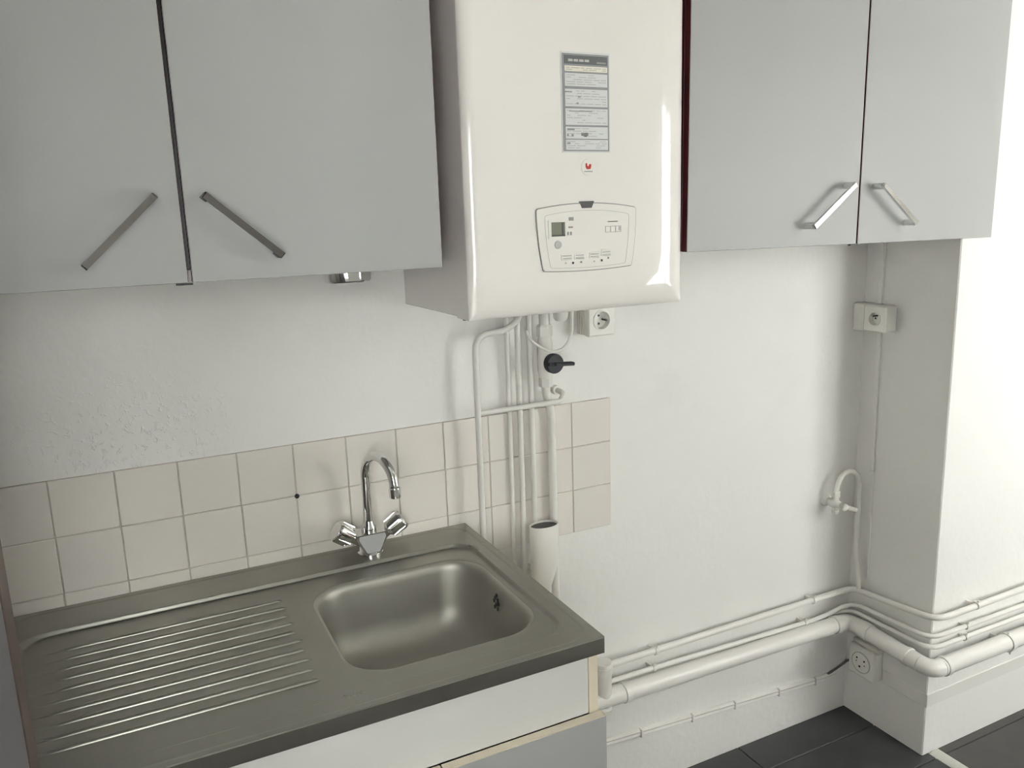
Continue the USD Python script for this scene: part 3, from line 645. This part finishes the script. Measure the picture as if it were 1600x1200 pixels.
sk_ = thing('sink_worktop', 'stainless steel worktop with one bowl and a ribbed drainer', 'sink', (.355, -.3, SZ - .03))
obj('drainer', g1, 'steel', sk_, smooth=True)
obj('bowl_surround', [g2, g3], 'steel', sk_, smooth=True)
# bowl: rings going down
V, F = [], []
zr = top_z(inn[:, 0], inn[:, 1]) - .0022
prof = [(0, 0), (.003, -.0015), (.006, -.005), (.008, -.011), (.0095, -.02), (.013, -.05), (.017, -.085), (.022, -.105), (.031, -.122), (.044, -.135), (.060, -.143), (.080, -.1475), (.105, -.149), (.13, -.150)]
for k, (ins, dz) in enumerate(prof):
    p = rr_point(ang, bxa + ins, bxb - ins, bya + ins, byb - ins, max(brd - ins * .35, .02)) if k else inn
    V.append(np.column_stack([p, zr + dz]))
for k in range(len(prof) - 1):
    i = np.arange(n); j = (i + 1) % n; F += [np.stack([k * n + i, k * n + j, (k + 1) * n + j], 1), np.stack([k * n + i, (k + 1) * n + j, (k + 1) * n + i], 1)]
c0 = len(prof) * n; V.append(np.array([[bc[0], bc[1], SZ - .166]])); i = np.arange(n); F.append(np.stack([(len(prof) - 1) * n + i, (len(prof) - 1) * n + (i + 1) % n, np.full(n, c0)], 1))
bm = trimesh.Trimesh(np.vstack(V), np.vstack(F), process=False)
bw = obj('bowl', bm, 'steel_dark', sk_, smooth=True)
obj('drain', [lathe([(.044, 0), (.043, .003), (.034, .0015), (.020, -.002), (0, -.002)], (bc[0], bc[1], SZ - .1652), (0, 0, 1), 32)], 'chrome', bw, label='round chrome plughole')
ov = np.array([bxb - .0155, -.318, SZ - .050])
obj('overflow_holes', [lathe([(0, 0), (.0042, 0), (.0042, .0012), (0, .0012)], ov + np.array([.001 - dz * -.05, dy, dz]), (-1, 0, .1), 12) for dy, dz in ((0, 0), (.010, .004), (-.010, .004), (.006, .011), (-.006, .011), (.006, -.007), (-.006, -.007), (.0, .018))], 'black', bw, label='cluster of dark overflow holes')
obj('front_lip', [bx(SX0, SX1, SY1 - .0006, SY1 + .010, SZ - .0305, SZ - .0004, .0018)], 'steel_lip', sk_, smooth=30)
for e0 in (SX1 - .002, SX0 - .0005):
    obj('side_lip', bx(e0, e0 + .0025, SY1, SY0, SZ - .0305, SZ - .0006, .0006), 'steel_lip', sk_, smooth=30)

# ------------------------------------------------------------------ mixer tap
FX, FYY = .5735, -.058
fa = thing('mixer_tap', 'chrome two-handle mixer tap with swan-neck spout behind the sink bowl', 'tap', (FX, FYY, SZ))
obj('base', lathe([(0, 0), (.027, 0), (.027, .004), (.024, .008), (.022, .018), (0, .018)], (FX, FYY, SZ - .0015), (0, 0, 1), 36), 'chrome', fa)
bp_ = Polygon([(-.030, .046), (.030, .046), (.031, .041), (.014, .006), (-.014, .006), (-.031, .041)]).buffer(.003)
obj('body', [extrude(affinity.translate(bp_, FX, SZ), FYY + .020, FYY - .024)], 'chrome', fa, smooth=40)
obj('front_plate', extrude(affinity.translate(affinity.scale(bp_, .84, .84), FX, SZ + .001), FYY - .0235, FYY - .0255), 'plate_grey', fa, smooth=False)
obj('collar', lathe([(0, 0), (.016, 0), (.0165, .004), (.0165, .012), (.013, .017), (.011, .024), (0, .024)], (FX, FYY, SZ + .046), (0, 0, 1), 28), 'chrome', fa)
ex = np.array([.030, -.104]); rad = np.linalg.norm(ex) / 2; dirp = ex / np.linalg.norm(ex)
zc_ = SZ + .166
sp = [(FX, FYY, SZ + .06), (FX, FYY, SZ + .11), (FX, FYY, zc_ - .004)] + [(FX + dirp[0] * rad * (1 - math.cos(t)), FYY + dirp[1] * rad * (1 - math.cos(t)), zc_ + rad * math.sin(t)) for t in np.linspace(0, math.pi * .97, 30)]
e = np.array(sp[-1]); sp.append(tuple(e + np.array([dirp[0] * .001, dirp[1] * .001, -.006])))
obj('spout', tube(sp, .0096, 22), 'chrome', fa, smooth=True)
e = np.array(sp[-1]); obj('aerator', lathe([(0, 0), (.0112, 0), (.012, -.002), (.012, -.019), (.0105, -.021), (.0085, -.0205), (0, -.0185)], e + np.array([0, 0, .003]), (0, 0, 1), 28), 'chrome', fa)
for s in (-1, 1):
    ax = np.array([s * .80, -.10, .58]); ax /= np.linalg.norm(ax); b0 = np.array([FX + s * .020, FYY - .002, SZ + .028])
    hn = obj('handle', lathe([(0, 0), (.0105, 0), (.0105, .022), (.014, .025), (.0195, .030), (.0225, .052), (.0225, .060), (.020, .0635), (0, .0635)], b0, ax, 30), 'chrome', fa)
    obj('handle_cap', lathe([(0, 0), (.0185, 0), (.0180, .0012), (0, .0018)], b0 + ax * .0633, ax, 26), 'chrome', hn)
    obj('handle_grip', [lathe([(0, 0), (.0028, 0), (.0028, .028), (0, .029)], b0 + ax * .030 + .0210 * (math.cos(q) * np.cross(ax, [0, 1, 0]) + math.sin(q) * np.cross(ax, np.cross(ax, [0, 1, 0]))), ax, 8) for q in np.arange(6) * math.pi / 3], 'chrome', hn)

# ------------------------------------------------------------------ base cabinet
bcab = thing('base_cabinet', 'grey base cabinet with cream edges under the sink', 'kitchen cabinet', (.355, -.33, 0))
cx0, cx1, cyf = SX0 + .006, .8065, -.586
obj('side_panel', bx(cx1 - .018, cx1, -.09, cyf, .10, SZ - .031, .0008), 'edge_cream', bcab, smooth=False, label='side panel with cream front edge')
obj('side_panel', bx(cx0, cx0 + .018, -.09, cyf, .10, SZ - .031, .0008), 'edge_cream', bcab, smooth=False, label='side panel with cream front edge')
obj('fascia', bx(cx0 + .019, cx1 - .0195, cyf - .0005, cyf + .018, .7385, SZ - .034, .0008), 'laminate_light', bcab, smooth=False, label='pale grey fascia panel')
obj('bottom_panel', bx(cx0 + .018, cx1 - .018, -.09, cyf + .002, .10, .118), 'carcass', bcab, smooth=False)
obj('back_panel', bx(cx0 + .018, cx1 - .018, -.096, -.09, .10, .70), 'carcass', bcab, smooth=False)
obj('plinth', bx(cx0 + .01, cx1 - .01, cyf + .05, cyf + .066, .0, .10), 'laminate', bcab, smooth=False)
DG = .5175
for a, b in ((cx0, DG - .0015), (DG + .0015, cx1 + .0035)):
    dd = obj('door', bx(a, b, cyf - .020, cyf - .0022, .115, .7375, .0008), 'laminate', bcab, smooth=False)
    obj('edge_band', bx(a, b, cyf - .0193, cyf - .0027, .7374, .7382), 'edge_cream', dd, smooth=False, label='cream edge band')
    obj('edge_band', bx(a - .0006, a + .0001, cyf - .0193, cyf - .0027, .116, .7375), 'edge_cream', dd, smooth=False, label='cream edge band')
